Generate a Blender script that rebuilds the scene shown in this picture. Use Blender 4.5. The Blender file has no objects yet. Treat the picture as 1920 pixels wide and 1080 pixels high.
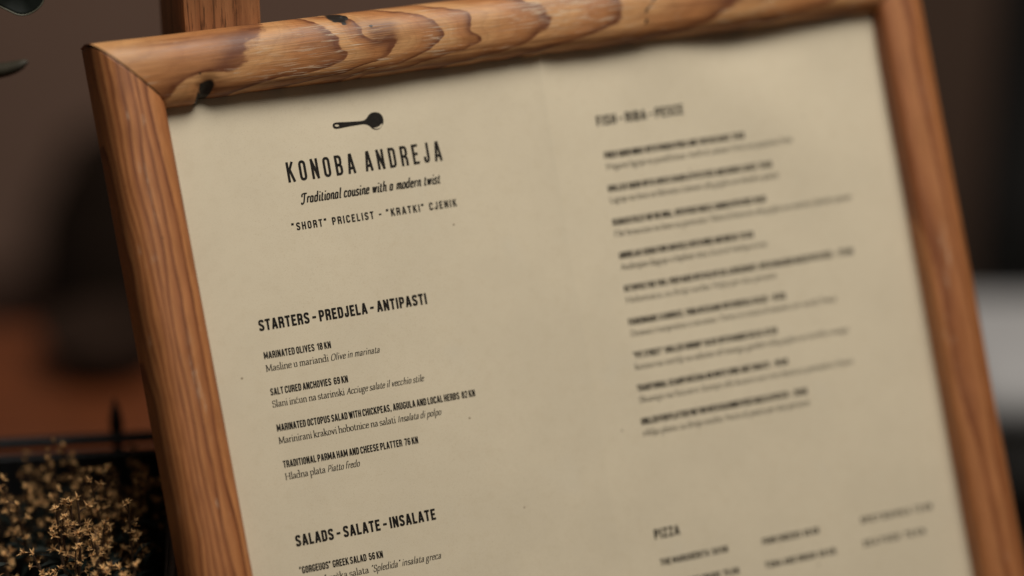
import bpy, bmesh, math, random
import numpy as np
from mathutils import Vector, Matrix

scene = bpy.context.scene
COL = scene.collection
HC = 1.45                                    # camera height above the floor
PITCH = 0.4291193

# ------------------------------------------------------------------ camera
cam_d = bpy.data.cameras.new("camera")
cam_d.lens = 85.0
cam_d.sensor_width = 36.0
cam_d.clip_start = 0.05
cam_d.clip_end = 100.0
cam_d.dof.use_dof = True
cam_d.dof.focus_distance = 1.284
cam_d.dof.aperture_fstop = 1.28
cam = bpy.data.objects.new("camera", cam_d)
cam.location = (0, 0, HC)
cam.rotation_euler = (math.pi / 2 - PITCH, 0, 0)
COL.objects.link(cam)
scene.camera = cam

# ------------------------------------------------------------------ light
world = bpy.data.worlds.new("World")
scene.world = world
world.use_nodes = True
bg = world.node_tree.nodes["Background"]
bg.inputs[0].default_value = (1.0, 0.87, 0.70, 1)
bg.inputs[1].default_value = 0.058

def area_light(name, loc, target, size, size_y, power, color):
    d = bpy.data.lights.new(name, 'AREA')
    d.shape = 'RECTANGLE'
    d.size, d.size_y, d.energy, d.color = size, size_y, power, color
    o = bpy.data.objects.new(name, d)
    o.location = loc
    o.rotation_euler = (Vector(target) - Vector(loc)).to_track_quat('-Z', 'Y').to_euler()
    COL.objects.link(o)
    return o

area_light("open_terrace_light", (0.53, 0.80, 2.93), (0.0, 1.22, 0.88), 1.3, 1.1, 46.5, (1.0, 0.965, 0.90))

scene.view_settings.view_transform = 'Standard'
scene.view_settings.look = 'None'
scene.view_settings.exposure = 0.0
scene.view_settings.gamma = 1.0
scene.view_settings.use_curve_mapping = False
scene.render.engine = 'CYCLES'
scene.cycles.max_bounces = 6
scene.cycles.use_denoising = True

# ------------------------------------------------------------------ helpers
def tag(o, label=None, cat=None, group=None, kind=None):
    if label: o["label"] = label
    if cat: o["category"] = cat
    if group: o["group"] = group
    if kind: o["kind"] = kind
    return o

def empty(name, loc=(0, 0, 0), rot=None):
    o = bpy.data.objects.new(name, None)
    o.empty_display_size = 0.05
    o.location = loc
    if rot is not None: o.rotation_euler = rot
    COL.objects.link(o)
    return o

def mesh_obj(name, verts, faces, mat=None, parent=None, smooth=False):
    me = bpy.data.meshes.new(name)
    me.from_pydata([tuple(v) for v in verts], [], [tuple(f) for f in faces])
    me.update()
    if smooth:
        for p in me.polygons: p.use_smooth = True
    o = bpy.data.objects.new(name, me)
    if mat: me.materials.append(mat)
    COL.objects.link(o)
    if parent: o.parent = parent
    return o

def bm_obj(name, bm, mat=None, parent=None, smooth=False):
    me = bpy.data.meshes.new(name)
    bm.to_mesh(me); bm.free()
    if smooth:
        for p in me.polygons: p.use_smooth = True
    o = bpy.data.objects.new(name, me)
    if mat: me.materials.append(mat)
    COL.objects.link(o)
    if parent: o.parent = parent
    return o

def add_box(bm, c, s, rotz=0.0, bevel=0.0, seg=2):
    r = bmesh.ops.create_cube(bm, size=1.0)
    vs = r["verts"]
    M = Matrix.Translation(c) @ Matrix.Rotation(rotz, 4, 'Z') @ Matrix.Diagonal((*s, 1))
    bmesh.ops.transform(bm, matrix=M, verts=vs)
    if bevel:
        es = list({e for v in vs for e in v.link_edges})
        bmesh.ops.bevel(bm, geom=es, offset=bevel, segments=seg, affect='EDGES', profile=0.5)

def tube_data(pts, radii, n=8, cap=True):
    """a tube along pts: verts, faces"""
    pts = [Vector(p) for p in pts]
    vs, fs = [], []
    up = Vector((0.13, 0.21, 0.97))
    for i, p in enumerate(pts):
        a = pts[max(i - 1, 0)]; b = pts[min(i + 1, len(pts) - 1)]
        t = (b - a).normalized()
        x = t.cross(up)
        if x.length < 1e-4: x = t.cross(Vector((1, 0, 0)))
        x.normalize(); y = t.cross(x)
        r = radii[i] if hasattr(radii, '__len__') else radii
        for k in range(n):
            an = 2 * math.pi * k / n
            vs.append(p + x * (r * math.cos(an)) + y * (r * math.sin(an)))
    for i in range(len(pts) - 1):
        for k in range(n):
            k2 = (k + 1) % n
            fs.append((i * n + k, i * n + k2, (i + 1) * n + k2, (i + 1) * n + k))
    if cap:
        fs.append(tuple(range(n - 1, -1, -1)))
        fs.append(tuple((len(pts) - 1) * n + k for k in range(n)))
    return vs, fs

class Geo:
    def __init__(self): self.v, self.f = [], []
    def add(self, vs, fs):
        b = len(self.v)
        self.v += [tuple(x) for x in vs]
        self.f += [tuple(b + i for i in f) for f in fs]
    def tube(self, pts, r, n=8): self.add(*tube_data(pts, r, n))
    def build(self, name, mat=None, parent=None, smooth=False):
        return mesh_obj(name, self.v, self.f, mat, parent, smooth)

# ------------------------------------------------------------------ noise in numpy (for modelled grain)
class Noise2:
    def __init__(self, seed, n=64):
        self.n = n
        self.g = np.random.RandomState(seed).rand(n, n) * 2 - 1
    def __call__(self, x, y):
        x = np.asarray(x, float); y = np.asarray(y, float)
        xi = np.floor(x).astype(int); yi = np.floor(y).astype(int)
        fx = x - xi; fy = y - yi
        fx = fx * fx * fx * (fx * (fx * 6 - 15) + 10); fy = fy * fy * fy * (fy * (fy * 6 - 15) + 10)
        n = self.n; g = self.g
        a = g[xi % n, yi % n]; b = g[(xi + 1) % n, yi % n]
        c = g[xi % n, (yi + 1) % n]; d = g[(xi + 1) % n, (yi + 1) % n]
        return (a * (1 - fx) + b * fx) * (1 - fy) + (c * (1 - fx) + d * fx) * fy

# ------------------------------------------------------------------ materials
def new_mat(name):
    m = bpy.data.materials.new(name); m.use_nodes = True
    nt = m.node_tree
    return m, nt, nt.nodes["Principled BSDF"]

def N(nt, typ, **kw):
    n = nt.nodes.new(typ)
    for k, v in kw.items():
        if k.startswith("i_"):
            key = k[2:]
            n.inputs[int(key) if key.isdigit() else key.replace("_", " ")].default_value = v
        else: setattr(n, k, v)
    return n

def ramp(nt, stops, interp='LINEAR'):
    n = nt.nodes.new("ShaderNodeValToRGB")
    cr = n.color_ramp; cr.interpolation = interp
    while len(cr.elements) < len(stops): cr.elements.new(0.5)
    for e, (p, c) in zip(cr.elements, stops):
        e.position = p; e.color = (*c, 1) if len(c) == 3 else c
    return n

def mix(nt, a, b, fac, mode='MIX'):
    n = nt.nodes.new("ShaderNodeMix"); n.data_type = 'RGBA'; n.blend_type = mode
    L = nt.links.new
    for sock, val in ((n.inputs[0], fac), (n.inputs[6], a), (n.inputs[7], b)):
        if hasattr(val, "is_linked"): L(val, sock)
        elif isinstance(val, (int, float)): sock.default_value = val
        else: sock.default_value = (*val, 1)
    return n.outputs[2]

def math_n(nt, op, a, b=None, c=None, clamp=False):
    n = nt.nodes.new("ShaderNodeMath"); n.operation = op; n.use_clamp = clamp
    for i, v in enumerate((a, b, c)):
        if v is None: continue
        if hasattr(v, "is_linked"): nt.links.new(v, n.inputs[i])
        else: n.inputs[i].default_value = v
    return n.outputs[0]

def map_range(nt, v, a, b, c=0.0, d=1.0, smooth=True):
    n = nt.nodes.new("ShaderNodeMapRange")
    if smooth: n.interpolation_type = 'SMOOTHSTEP'
    nt.links.new(v, n.inputs[0])
    for i, x in enumerate((a, b, c, d)): n.inputs[i + 1].default_value = x
    return n.outputs[0]

def flat_mat(name, color, rough=0.6, var=0.25, scale=60.0, bump=0.0, spec=0.4, metallic=0.0):
    m, nt, p = new_mat(name)
    tc = N(nt, "ShaderNodeTexCoord")
    nz = N(nt, "ShaderNodeTexNoise", i_Scale=scale, i_Detail=5.0)
    nt.links.new(tc.outputs["Object"], nz.inputs["Vector"])
    c1 = tuple(max(0, c * (1 - var)) for c in color); c2 = tuple(min(1, c * (1 + var)) for c in color)
    r = ramp(nt, [(0.3, c1), (0.7, c2)])
    nt.links.new(nz.outputs[0], r.inputs[0])
    nt.links.new(r.outputs[0], p.inputs["Base Color"])
    p.inputs["Roughness"].default_value = rough
    p.inputs["Metallic"].default_value = metallic
    p.inputs["Specular IOR Level"].default_value = spec
    if bump:
        b = N(nt, "ShaderNodeBump", i_Strength=bump, i_Distance=0.002)
        nt.links.new(nz.outputs[0], b.inputs["Height"])
        nt.links.new(b.outputs[0], p.inputs["Normal"])
    return m

def rail_mat(name, light, mid, dark, scuff_lo, scuff_hi, sharp=0.9, seed=0.0, red=(0.16, 0.045, 0.012)):
    """oiled pine: growth rings read from the modelled 'grain' field, fibres, scuffs and knots"""
    m, nt, p = new_mat(name)
    L = nt.links.new
    ga = N(nt, "ShaderNodeAttribute", attribute_name="grain")
    kn = N(nt, "ShaderNodeAttribute", attribute_name="knot")  # knots, plus the painted shade of the mitre gaps
    uv = N(nt, "ShaderNodeUVMap", uv_map="rail")
    mp = N(nt, "ShaderNodeMapping"); mp.inputs["Location"].default_value = (seed, seed * .7, 0)
    L(uv.outputs[0], mp.inputs[0])
    def stretched(sx, sy, detail=6.0, rough=0.6):
        mm = N(nt, "ShaderNodeMapping"); mm.inputs["Scale"].default_value = (sx, sy, 1)
        L(mp.outputs[0], mm.inputs[0])
        n = N(nt, "ShaderNodeTexNoise", i_Scale=1.0, i_Detail=detail, i_Roughness=rough)
        L(mm.outputs[0], n.inputs["Vector"])
        return n.outputs[0]
    fibre = stretched(45, 1800)
    warp = stretched(160, 420, 4.0)
    fw = math_n(nt, 'MULTIPLY_ADD', warp, 0.10, ga.outputs["Fac"])
    fr = math_n(nt, 'FRACT', fw)
    ring = ramp(nt, [(0.0, light), (0.22, light), (0.58, mid), (sharp - 0.13, tuple(0.75 * a + 0.25 * b for a, b in zip(mid, red))), (sharp, dark), (0.97, dark), (1.0, light)])
    L(fr, ring.inputs[0])
    fib = map_range(nt, fibre, 0.3, 0.7, 0.74, 1.20)
    fc = N(nt, "ShaderNodeCombineColor")
    for i in range(3): L(fib, fc.inputs[i])
    var = stretched(30, 160, 3.0)
    c = mix(nt, ring.outputs[0], mid, map_range(nt, var, 0.42, 0.70, 0.0, 0.45))
    fine = math_n(nt, 'FRACT', math_n(nt, 'MULTIPLY', fw, 5.0))
    c = mix(nt, c, red, math_n(nt, 'MULTIPLY', map_range(nt, fine, 0.55, 1.0), 0.13))
    c = mix(nt, c, fc.outputs[0], 1.0, 'MULTIPLY')
    stk = N(nt, "ShaderNodeAttribute", attribute_name="streak")
    c = mix(nt, c, tuple(0.8 * x for x in red), math_n(nt, 'MULTIPLY', stk.outputs["Fac"], map_range(nt, fibre, 0.30, 0.62, 1.0, 0.65)))
    blot = stretched(28, 60, 3.0)
    c = mix(nt, c, red, map_range(nt, blot, 0.5, 0.8, 0.0, 0.38))
    # pale rubbed scuffs and scratches
    sc1 = stretched(70, 1000, 3.0, 0.55); sc2 = stretched(22, 70, 2.0)
    scm = math_n(nt, 'MULTIPLY', map_range(nt, sc1, scuff_lo, scuff_hi), map_range(nt, sc2, 0.50, 0.66))
    sa = N(nt, "ShaderNodeAttribute", attribute_name="scuff")
    scm2 = math_n(nt, 'MULTIPLY', map_range(nt, sc1, 0.53, 0.60), sa.outputs["Fac"])
    scm = math_n(nt, 'MAXIMUM', scm, scm2)
    scm = math_n(nt, 'MULTIPLY', scm, 0.85)
    c = mix(nt, c, (0.66, 0.50, 0.34), scm)
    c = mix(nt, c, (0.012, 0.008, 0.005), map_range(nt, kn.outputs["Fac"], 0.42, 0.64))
    L(c, p.inputs["Base Color"])
    p.inputs["Specular IOR Level"].default_value = 0.5
    L(map_range(nt, fibre, 0.3, 0.7, 0.42, 0.60), p.inputs["Roughness"])
    h = math_n(nt, 'MULTIPLY_ADD', fr, -0.35, math_n(nt, 'MULTIPLY', fibre, 0.6))
    h = math_n(nt, 'MULTIPLY_ADD', scm, 0.4, h)
    b = N(nt, "ShaderNodeBump", i_Strength=0.35, i_Distance=0.0006)
    L(h, b.inputs["Height"]); L(b.outputs[0], p.inputs["Normal"])
    return m

def plank_mat(name, a, b, axis, sc=1.0, rough=0.55, dark=(0.05, 0.02, 0.008)):
    """straight-grained timber, fibres along the axis"""
    m, nt, p = new_mat(name); L = nt.links.new
    tc = N(nt, "ShaderNodeTexCoord")
    def st(long, across, det=5.0):
        s = [across * sc] * 3; s[axis] = long * sc
        mm = N(nt, "ShaderNodeMapping"); mm.inputs["Scale"].default_value = s
        L(tc.outputs["Object"], mm.inputs[0])
        n = N(nt, "ShaderNodeTexNoise", i_Scale=1.0, i_Detail=det, i_Roughness=0.65)
        L(mm.outputs[0], n.inputs["Vector"]); return n.outputs[0]
    broad = st(3, 120, 3.0); pores = st(55, 900, 4.0)
    r = ramp(nt, [(0.32, a), (0.5, tuple((x + y) / 2 for x, y in zip(a, b))), (0.68, b)])
    L(broad, r.inputs[0])
    c = mix(nt, r.outputs[0], dark, map_range(nt, pores, 0.52, 0.66, 0.0, 0.75))
    st2 = st(2.0, 260, 2.0)
    c = mix(nt, c, dark, map_range(nt, st2, 0.56, 0.66, 0.0, 0.6))
    L(c, p.inputs["Base Color"]); p.inputs["Roughness"].default_value = rough
    bp = N(nt, "ShaderNodeBump", i_Strength=0.4, i_Distance=0.0008)
    L(pores, bp.inputs["Height"]); L(bp.outputs[0], p.inputs["Normal"])
    return m

def paper_mat():
    m, nt, p = new_mat("kraft_paper"); L = nt.links.new
    tc = N(nt, "ShaderNodeTexCoord")
    def nz(scale, det=4.0, rough=0.6):
        n = N(nt, "ShaderNodeTexNoise", i_Scale=scale, i_Detail=det, i_Roughness=rough)
        L(tc.outputs["Object"], n.inputs["Vector"]); return n.outputs[0]
    big = nz(14, 3.0); grain = nz(1500, 3.0, 0.8); mid = nz(160, 4.0)
    base = (0.70, 0.60, 0.435)
    c = mix(nt, tuple(x * 0.975 for x in base), tuple(x * 1.03 for x in base), map_range(nt, big, 0.35, 0.65))
    c = mix(nt, c, (0.50, 0.385, 0.23), map_range(nt, mid, 0.45, 0.8, 0.0, 0.12))
    c = mix(nt, c, (0.44, 0.34, 0.21), map_range(nt, grain, 0.52, 0.78, 0.0, 0.55))
    c = mix(nt, c, (0.76, 0.66, 0.48), map_range(nt, grain, 0.44, 0.22, 0.0, 0.40))
    # fly specks
    vo = N(nt, "ShaderNodeTexVoronoi", i_Scale=95.0); vo.feature = 'F1'
    L(tc.outputs["Object"], vo.inputs["Vector"])
    sep = N(nt, "ShaderNodeSeparateColor"); L(vo.outputs["Color"], sep.inputs[0])
    rare = math_n(nt, 'GREATER_THAN', sep.outputs[1], 0.86)
    spot = map_range(nt, vo.outputs["Distance"], 0.075, 0.035)
    c = mix(nt, c, (0.13, 0.075, 0.035), math_n(nt, 'MULTIPLY', math_n(nt, 'MULTIPLY', spot, rare), 0.75))
    # greyish marks on the sheet
    mk = nz(20, 2.0)
    c = mix(nt, c, (0.66, 0.60, 0.48), map_range(nt, mk, 0.60, 0.78, 0.0, 0.25))
    L(c, p.inputs["Base Color"])
    p.inputs["Roughness"].default_value = 0.62
    p.inputs["Specular IOR Level"].default_value = 0.25
    b = N(nt, "ShaderNodeBump", i_Strength=0.12, i_Distance=0.0003)
    L(mid, b.inputs["Height"]); L(b.outputs[0], p.inputs["Normal"])
    return m

def ink_mat():
    m, nt, p = new_mat("printed_ink"); L = nt.links.new
    tc = N(nt, "ShaderNodeTexCoord")
    n = N(nt, "ShaderNodeTexNoise", i_Scale=900.0, i_Detail=3.0); L(tc.outputs["Object"], n.inputs["Vector"])
    r = ramp(nt, [(0.35, (0.008, 0.006, 0.0045)), (0.75, (0.022, 0.017, 0.012))]); L(n.outputs[0], r.inputs[0])
    L(r.outputs[0], p.inputs["Base Color"]); p.inputs["Roughness"].default_value = 0.75
    p.inputs["Specular IOR Level"].default_value = 0.2
    return m

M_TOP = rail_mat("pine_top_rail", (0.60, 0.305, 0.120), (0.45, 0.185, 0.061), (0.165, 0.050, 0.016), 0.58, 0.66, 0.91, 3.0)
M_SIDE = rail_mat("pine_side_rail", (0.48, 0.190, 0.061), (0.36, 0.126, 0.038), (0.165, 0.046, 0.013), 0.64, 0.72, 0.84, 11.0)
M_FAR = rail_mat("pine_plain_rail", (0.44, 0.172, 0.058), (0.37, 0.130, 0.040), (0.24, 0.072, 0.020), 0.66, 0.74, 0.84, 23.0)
M_PAPER = paper_mat()
M_INK = ink_mat()
M_POST = plank_mat("easel_timber", (0.27, 0.105, 0.040), (0.48, 0.225, 0.095), 2, 1.0)
M_BACK = flat_mat("brown_hardboard", (0.14, 0.07, 0.035), 0.8)
M_IRON = flat_mat("black_iron", (0.018, 0.018, 0.019), 0.45, 0.3, 200, 0.3, 0.5)
M_SOIL = flat_mat("dark_soil", (0.018, 0.012, 0.008), 0.95, 0.5, 150, 0.8, 0.1)

# ------------------------------------------------------------------ setting
def sheet(name, x0, x1, y0, y1, z, mat):
    return mesh_obj(name, [(x0, y0, z), (x1, y0, z), (x1, y1, z), (x0, y1, z)], [(0, 1, 2, 3)], mat)
floor = sheet("floor", -6, 6, -3, 4.2, 0, flat_mat("dark_floor", (0.060, 0.030, 0.020), 0.7, 0.4, 9))
tag(floor, kind="structure")

bm = bmesh.new(); add_box(bm, (0, 3.33, 1.6), (9, 0.2, 3.2), 0, 0.004)
wall = bm_obj("wall", bm, flat_mat("mauve_plaster", (0.285, 0.172, 0.125), 0.85, 0.07, 3.0, 0.2))
tag(wall, "plain mauve brown plaster wall behind the framed menu", "wall")

bm = bmesh.new(); add_box(bm, (1.70, 3.19, 1.6), (2.5, 0.08, 3.19), 0, 0.004)  # added slab; its darker colour stands in for light falling off along the wall
panel = bm_obj("wall_shade_panel", bm, flat_mat("shaded_wall_brown", (0.112, 0.066, 0.045), 0.8, 0.08, 4.0, 0.2))
tag(panel, "added dark brown slab standing in for the dimmer wall right of the framed menu", "added wall shade panel")

# table the easel, the board and the planter stand on
TZ = 0.502
tb = empty("wooden_table", (-0.47, 1.405, 0))
tag(tb, "rusty brown wooden table under the planter and the menu", "table")
bm = bmesh.new()
for k in range(5):
    add_box(bm, (0, -0.472 + 0.236 * k, TZ - 0.02), (1.56, 0.2335, 0.04), 0, 0.004)
bm_obj("tabletop", bm, plank_mat("rusty_table_timber", (0.14, 0.034, 0.010), (0.21, 0.056, 0.016), 0, 0.5, 0.5), tb)
for sx in (-0.7, 0.7):
    for sy in (-0.5, 0.5):
        bm = bmesh.new(); add_box(bm, (sx, sy, (TZ - 0.04) / 2), (0.07, 0.07, TZ - 0.04), 0, 0.004)
        bm_obj("leg", bm, M_POST, tb)

# ------------------------------------------------------------------ the framed menu
C0 = Vector((-0.182653, 1.189432, -0.43834 + HC))
Rv = Vector((0.930451, 0.366416, 0.0)); Uv = Vector((-0.172342, 0.437632, 0.882483)); Nv = Vector((0.323356, -0.821107, 0.470344))
PW, PH = 0.42, 0.535                          # visible sheet
ORI = (PW / 2, -(PH + 0.034))                 # board-local origin: middle of the bottom edge
menu = empty("framed_menu")
menu.matrix_world = Matrix(((Rv.x, Uv.x, Nv.x, 0), (Rv.y, Uv.y, Nv.y, 0), (Rv.z, Uv.z, Nv.z, 0), (0, 0, 0, 1)))
base = C0 + Rv * ORI[0] + Uv * ORI[1]
menu.location = base
tag(menu, "restaurant menu on cream paper in a knotty pine wood frame, leaning back", "framed menu")
def BL(u, v, h=0.0): return (u - ORI[0], v - ORI[1], h)
def BW(u, v, h=0.0): return C0 + Rv * u + Uv * v + Nv * h

nzA, nzB, nzC = Noise2(3), Noise2(8), Noise2(21)
def paper_h(u, v):
    """how far the slightly buckled sheet stands off the backing"""
    u = np.asarray(u, float); v = np.asarray(v, float)
    top = np.exp(v / 0.030); top2 = np.exp(v / 0.10)
    h = -0.0016 + 0.0007 * nzA(u / 0.085 + 5, v / 0.13 + 9) * (0.4 + 0.6 * top2)
    h = h + top * (0.0034 * np.exp(-((u - 0.288) / 0.022) ** 2) - 0.0042 * np.exp(-((u - 0.330) / 0.028) ** 2)
                   + 0.0030 * np.exp(-((u - 0.405) / 0.035) ** 2) + 0.0009 * np.exp(-((u - 0.195) / 0.02) ** 2)
                   - 0.0012 * np.exp(-((u - 0.10) / 0.05) ** 2))
    h = h + 0.0030 * np.exp(-((u - 0.345 + 0.45 * (v + 0.05)) / 0.03) ** 2) * np.exp(-((v + 0.05) / 0.05) ** 2)
    # the middle fold
    cr = u - 0.2122 - 0.012 * v
    h = h + 0.0019 * np.exp(-np.abs(cr) / 0.0075) * (0.18 + 0.82 * top2)
    return h

nu, nv = 430, 400
uu = np.linspace(-0.0012, PW + 0.003, nu); vv = np.linspace(0.0012, -PH - 0.001, nv)
U, V = np.meshgrid(uu, vv); H = paper_h(U, V)
verts = [BL(a, b, c) for a, b, c in zip(U.ravel(), V.ravel(), H.ravel())]
faces = [(j * nu + i, (j + 1) * nu + i, (j + 1) * nu + i + 1, j * nu + i + 1) for j in range(nv - 1) for i in range(nu - 1)]
sheet_o = mesh_obj("menu_sheet", verts, faces, M_PAPER, menu, True)

bm = bmesh.new(); add_box(bm, BL(PW / 2, -PH / 2, -0.0105), (PW + 0.03, PH + 0.03, 0.004), 0, 0.0005)
bm_obj("backing_panel", bm, M_BACK, menu)

# --- rails: profile (w from the inner edge outwards, h above the sheet)
PROF = [(0.0, -6.5), (0.0, -2.0), (0.0, 5.2), (0.35, 7.3), (1.4, 9.3), (3.4, 11.2), (7, 13.1), (12, 14.4), (16, 14.9),
        (20, 15.0), (24, 14.4), (27, 13.1), (29.6, 11.0), (31.5, 8.3), (32.8, 5.0), (33.6, 1.5), (34, -3), (34, -15)]
def dense_prof(width, lip=0.0, n=56):
    P = np.array(PROF); P[:, 1] += lip * np.clip(1 - P[:, 0] / 9.0, 0, 1) * (P[:, 1] > 0)
    P = P * np.array([width * 1000 / 34.0, 1.0]) / 1000
    d = np.r_[0, np.cumsum(np.hypot(*np.diff(P, axis=0).T))]
    # corner-cutting for a soft profile
    t = np.linspace(0, d[-1], n)
    return np.c_[np.interp(t, d, P[:, 0]), np.interp(t, d, P[:, 1])], t

def make_rail(name, A, B, dA, dB, width, mat, ns, grain_fn, gap=(0, 0), deform=None, parent=None, lip=0.0):
    """A,B inner corners (u,v); dA,dB mitre directions per metre of width"""
    prof, tt = dense_prof(width, lip)
    A, B, dA, dB = (np.array(x, float) for x in (A, B, dA, dB))
    L = np.linalg.norm(B - A); ax = (B - A) / L
    npf = len(prof)
    sfrac = np.linspace(0, 1, ns)
    S, W = np.meshgrid(sfrac, prof[:, 0], indexing='ij')
    Hh = np.repeat(prof[None, :, 1], ns, 0).copy()
    pa = A[None, None] + W[..., None] * dA + ax * gap[0]; pb = B[None, None] + W[..., None] * dB - ax * gap[1]
    P = pa + S[..., None] * (pb - pa)
    s_m = (P - A) @ ax; w_m = W * 1000
    if deform is not None: P, Hh = deform(P, Hh, s_m * 1000, w_m, ax)
    F, K, SC, TK = grain_fn(s_m * 1000, w_m)
    gap_shade = np.clip(w_m[0] / 4, 0, 1) * np.where(Hh[0] > 0, 1, 0)
    K[0] = np.maximum(K[0], 0.70 * gap_shade); K[-1] = np.maximum(K[-1], 0.66 * gap_shade)   # shade of the mitre gaps, painted dark onto the rail ends
    vs = [BL(P[i, j, 0], P[i, j, 1], Hh[i, j]) for i in range(ns) for j in range(npf)]
    fs = []
    flip = np.cross(ax, np.array(dA)) > 0
    for i in range(ns - 1):
        for j in range(npf - 1):
            q = (i * npf + j, (i + 1) * npf + j, (i + 1) * npf + j + 1, i * npf + j + 1)
            fs.append(q if flip else q[::-1])
    e0 = tuple(range(npf)); e1 = tuple((ns - 1) * npf + j for j in range(npf))
    fs.append(e0 if flip else e0[::-1]); fs.append(e1[::-1] if flip else e1)
    fs.append(tuple([0, npf - 1, ns * npf - 1, (ns - 1) * npf]) if flip else tuple([0, npf - 1, ns * npf - 1, (ns - 1) * npf])[::-1])
    o = mesh_obj(name, vs, fs, mat, parent, True)
    me = o.data
    for nm, arr in (("grain", F), ("knot", K), ("scuff", SC), ("streak", TK)):
        at = me.attributes.new(nm, 'FLOAT', 'POINT'); at.data.foreach_set("value", np.ascontiguousarray(arr, dtype=np.float32).ravel())
    uvl = me.uv_layers.new(name="rail")
    T = np.repeat(tt[None], ns, 0)
    su, tv = s_m.ravel(), T.ravel()
    idx = np.zeros(len(me.loops), dtype=np.int32); me.loops.foreach_get("vertex_index", idx)
    uvl.data.foreach_set("uv", np.c_[su[idx], tv[idx]].astype(np.float32).ravel())
    # keep the mitre ends and the back crisp
    for p in me.polygons:
        if len(p.vertices) > 4 or p.index >= len(fs) - 3: p.use_smooth = False
    me.validate()
    return o

nz1, nz2, nz3 = Noise2(41), Noise2(57), Noise2(77)
EDGE = np.array([-90, -48, 49, 100, 128.5, 153.5, 176, 219, 262, 338, 402, 470, 540.])
def grain_top(s, w):
    d = w - 17.0
    left = np.clip((88 - s) / 30, 0, 1)
    bend_r = np.where(d < 0, 60 * (np.abs(d) / 17) ** 3.2, 34 * (np.abs(d) / 17) ** 2.6)
    bend_l = np.where(d < 0, 25 * (np.abs(d) / 11) ** 2, -9.0 * d / 10)
    sp = s + bend_r * (1 - left) + bend_l * left + 6 * nz1(s / 19 + 3, w / 9 + 2) + 2.6 * nz2(s / 8, w / 5) + 1.1 * nz3(s / 3.5, w / 3.0)
    F = np.interp(sp, EDGE, np.arange(len(EDGE)))
    def g(s0, w0, a, b, p=2): return np.exp(-np.abs((s - s0) / a) ** p - np.abs((w - w0) / b) ** p)
    F = F + 0.45 * g(112, 22, 12, 8) + 0.4 * g(20, 6, 10, 5)
    wob = 0.25 * nz3(s / 2.4, w / 2.1)
    K = 1.15 * np.exp(-((s - 21.5 - 0.5 * (w - 3) + 2.4 * wob) / 4.6) ** 2 - ((w - 3.2 + 1.6 * wob) / 5.4) ** 2) + 1.2 * wob * g(20, 5, 6, 7)
    K = np.maximum(K, 1.1 * np.exp(-((s - 101.5 + 0.9 * (w - 29) + 2.5 * wob) / 6.4) ** 2 - ((w - 31.5 + wob) / 4.4) ** 2) + 1.5 * wob * g(101, 30, 8, 5))
    K = np.maximum(K, 0.80 * g(19.2, 10.8, 1.5, 1.2)); K = np.maximum(K, 0.70 * g(115, 24.5, 2.2, 1.4) + wob * 0.5 * g(115, 24, 3, 2))
    crack = np.exp(-((s - 274 - 0.55 * (w - 12) - 1.5 * nz3(w / 3, 0 * s)) / 1.5) ** 2) * np.clip((w - 5) / 3, 0, 1) * np.clip((30 - w) / 4, 0, 1)
    K = np.maximum(K, crack * (0.62 + 0.25 * nz3(s / 3, w / 3)))
    SC = 0.95 * g(222, 22, 30, 10) + 0.95 * g(72, 6, 22, 3.5) + 0.75 * g(54, 19, 5, 6) + 0.75 * g(84, 27, 10, 2.5) + 0.6 * g(110, 20, 12, 4) + 0.75 * g(150, 14, 8, 8) + 0.5 * g(250, 15, 12, 6) + 0.5 * g(76, 15, 14, 4)
    # thin red-brown streaks and blotches lying along the rail
    def line(w0, s0, s1, wd, amp, k, slope=0.0):
        c = w0 + slope * (s - s0) + 1.1 * nz1(s / 33 + k, 0 * s + k) + 0.4 * nz2(s / 9 + k, 0 * s)
        fade = np.clip((s - s0) / 12, 0, 1) * np.clip((s1 - s) / 18, 0, 1)
        return amp * fade * np.exp(-((w - c) / wd) ** 2)
    T = line(27.6, -24, 48, 0.9, .75, 3) + line(30.4, -30, 70, 0.7, .55, 8) + line(24.6, -16, 22, 0.6, .5, 13) + line(11.5, -6, 26, 0.9, .7, 21, -.06) + line(7.2, -2, 20, 0.6, .5, 25)
    T = T + line(3.6, 50, 430, 0.8, .75, 31) + line(5.6, 120, 430, 0.6, .6, 37) + line(1.8, 10, 430, 0.6, .7, 41) + line(8.4, 60, 200, .7, .45, 44) + line(25, 190, 440, 1.2, .45, 51) + line(14, 280, 440, 1.6, .5, 57) + line(21, 300, 440, .9, .4, 63)
    T = T + 0.75 * g(71, 24, 11, 2.6) * (.7 + .8 * wob) + 0.95 * g(121 + 2 * wob, 19.5, 8.2, 6.8, 5) + 0.6 * g(106, 26, 9, 4) + 0.55 * g(27, 5, 9, 6)
    return F, K, np.clip(SC, 0, 1), np.clip(T, 0, 1)

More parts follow.
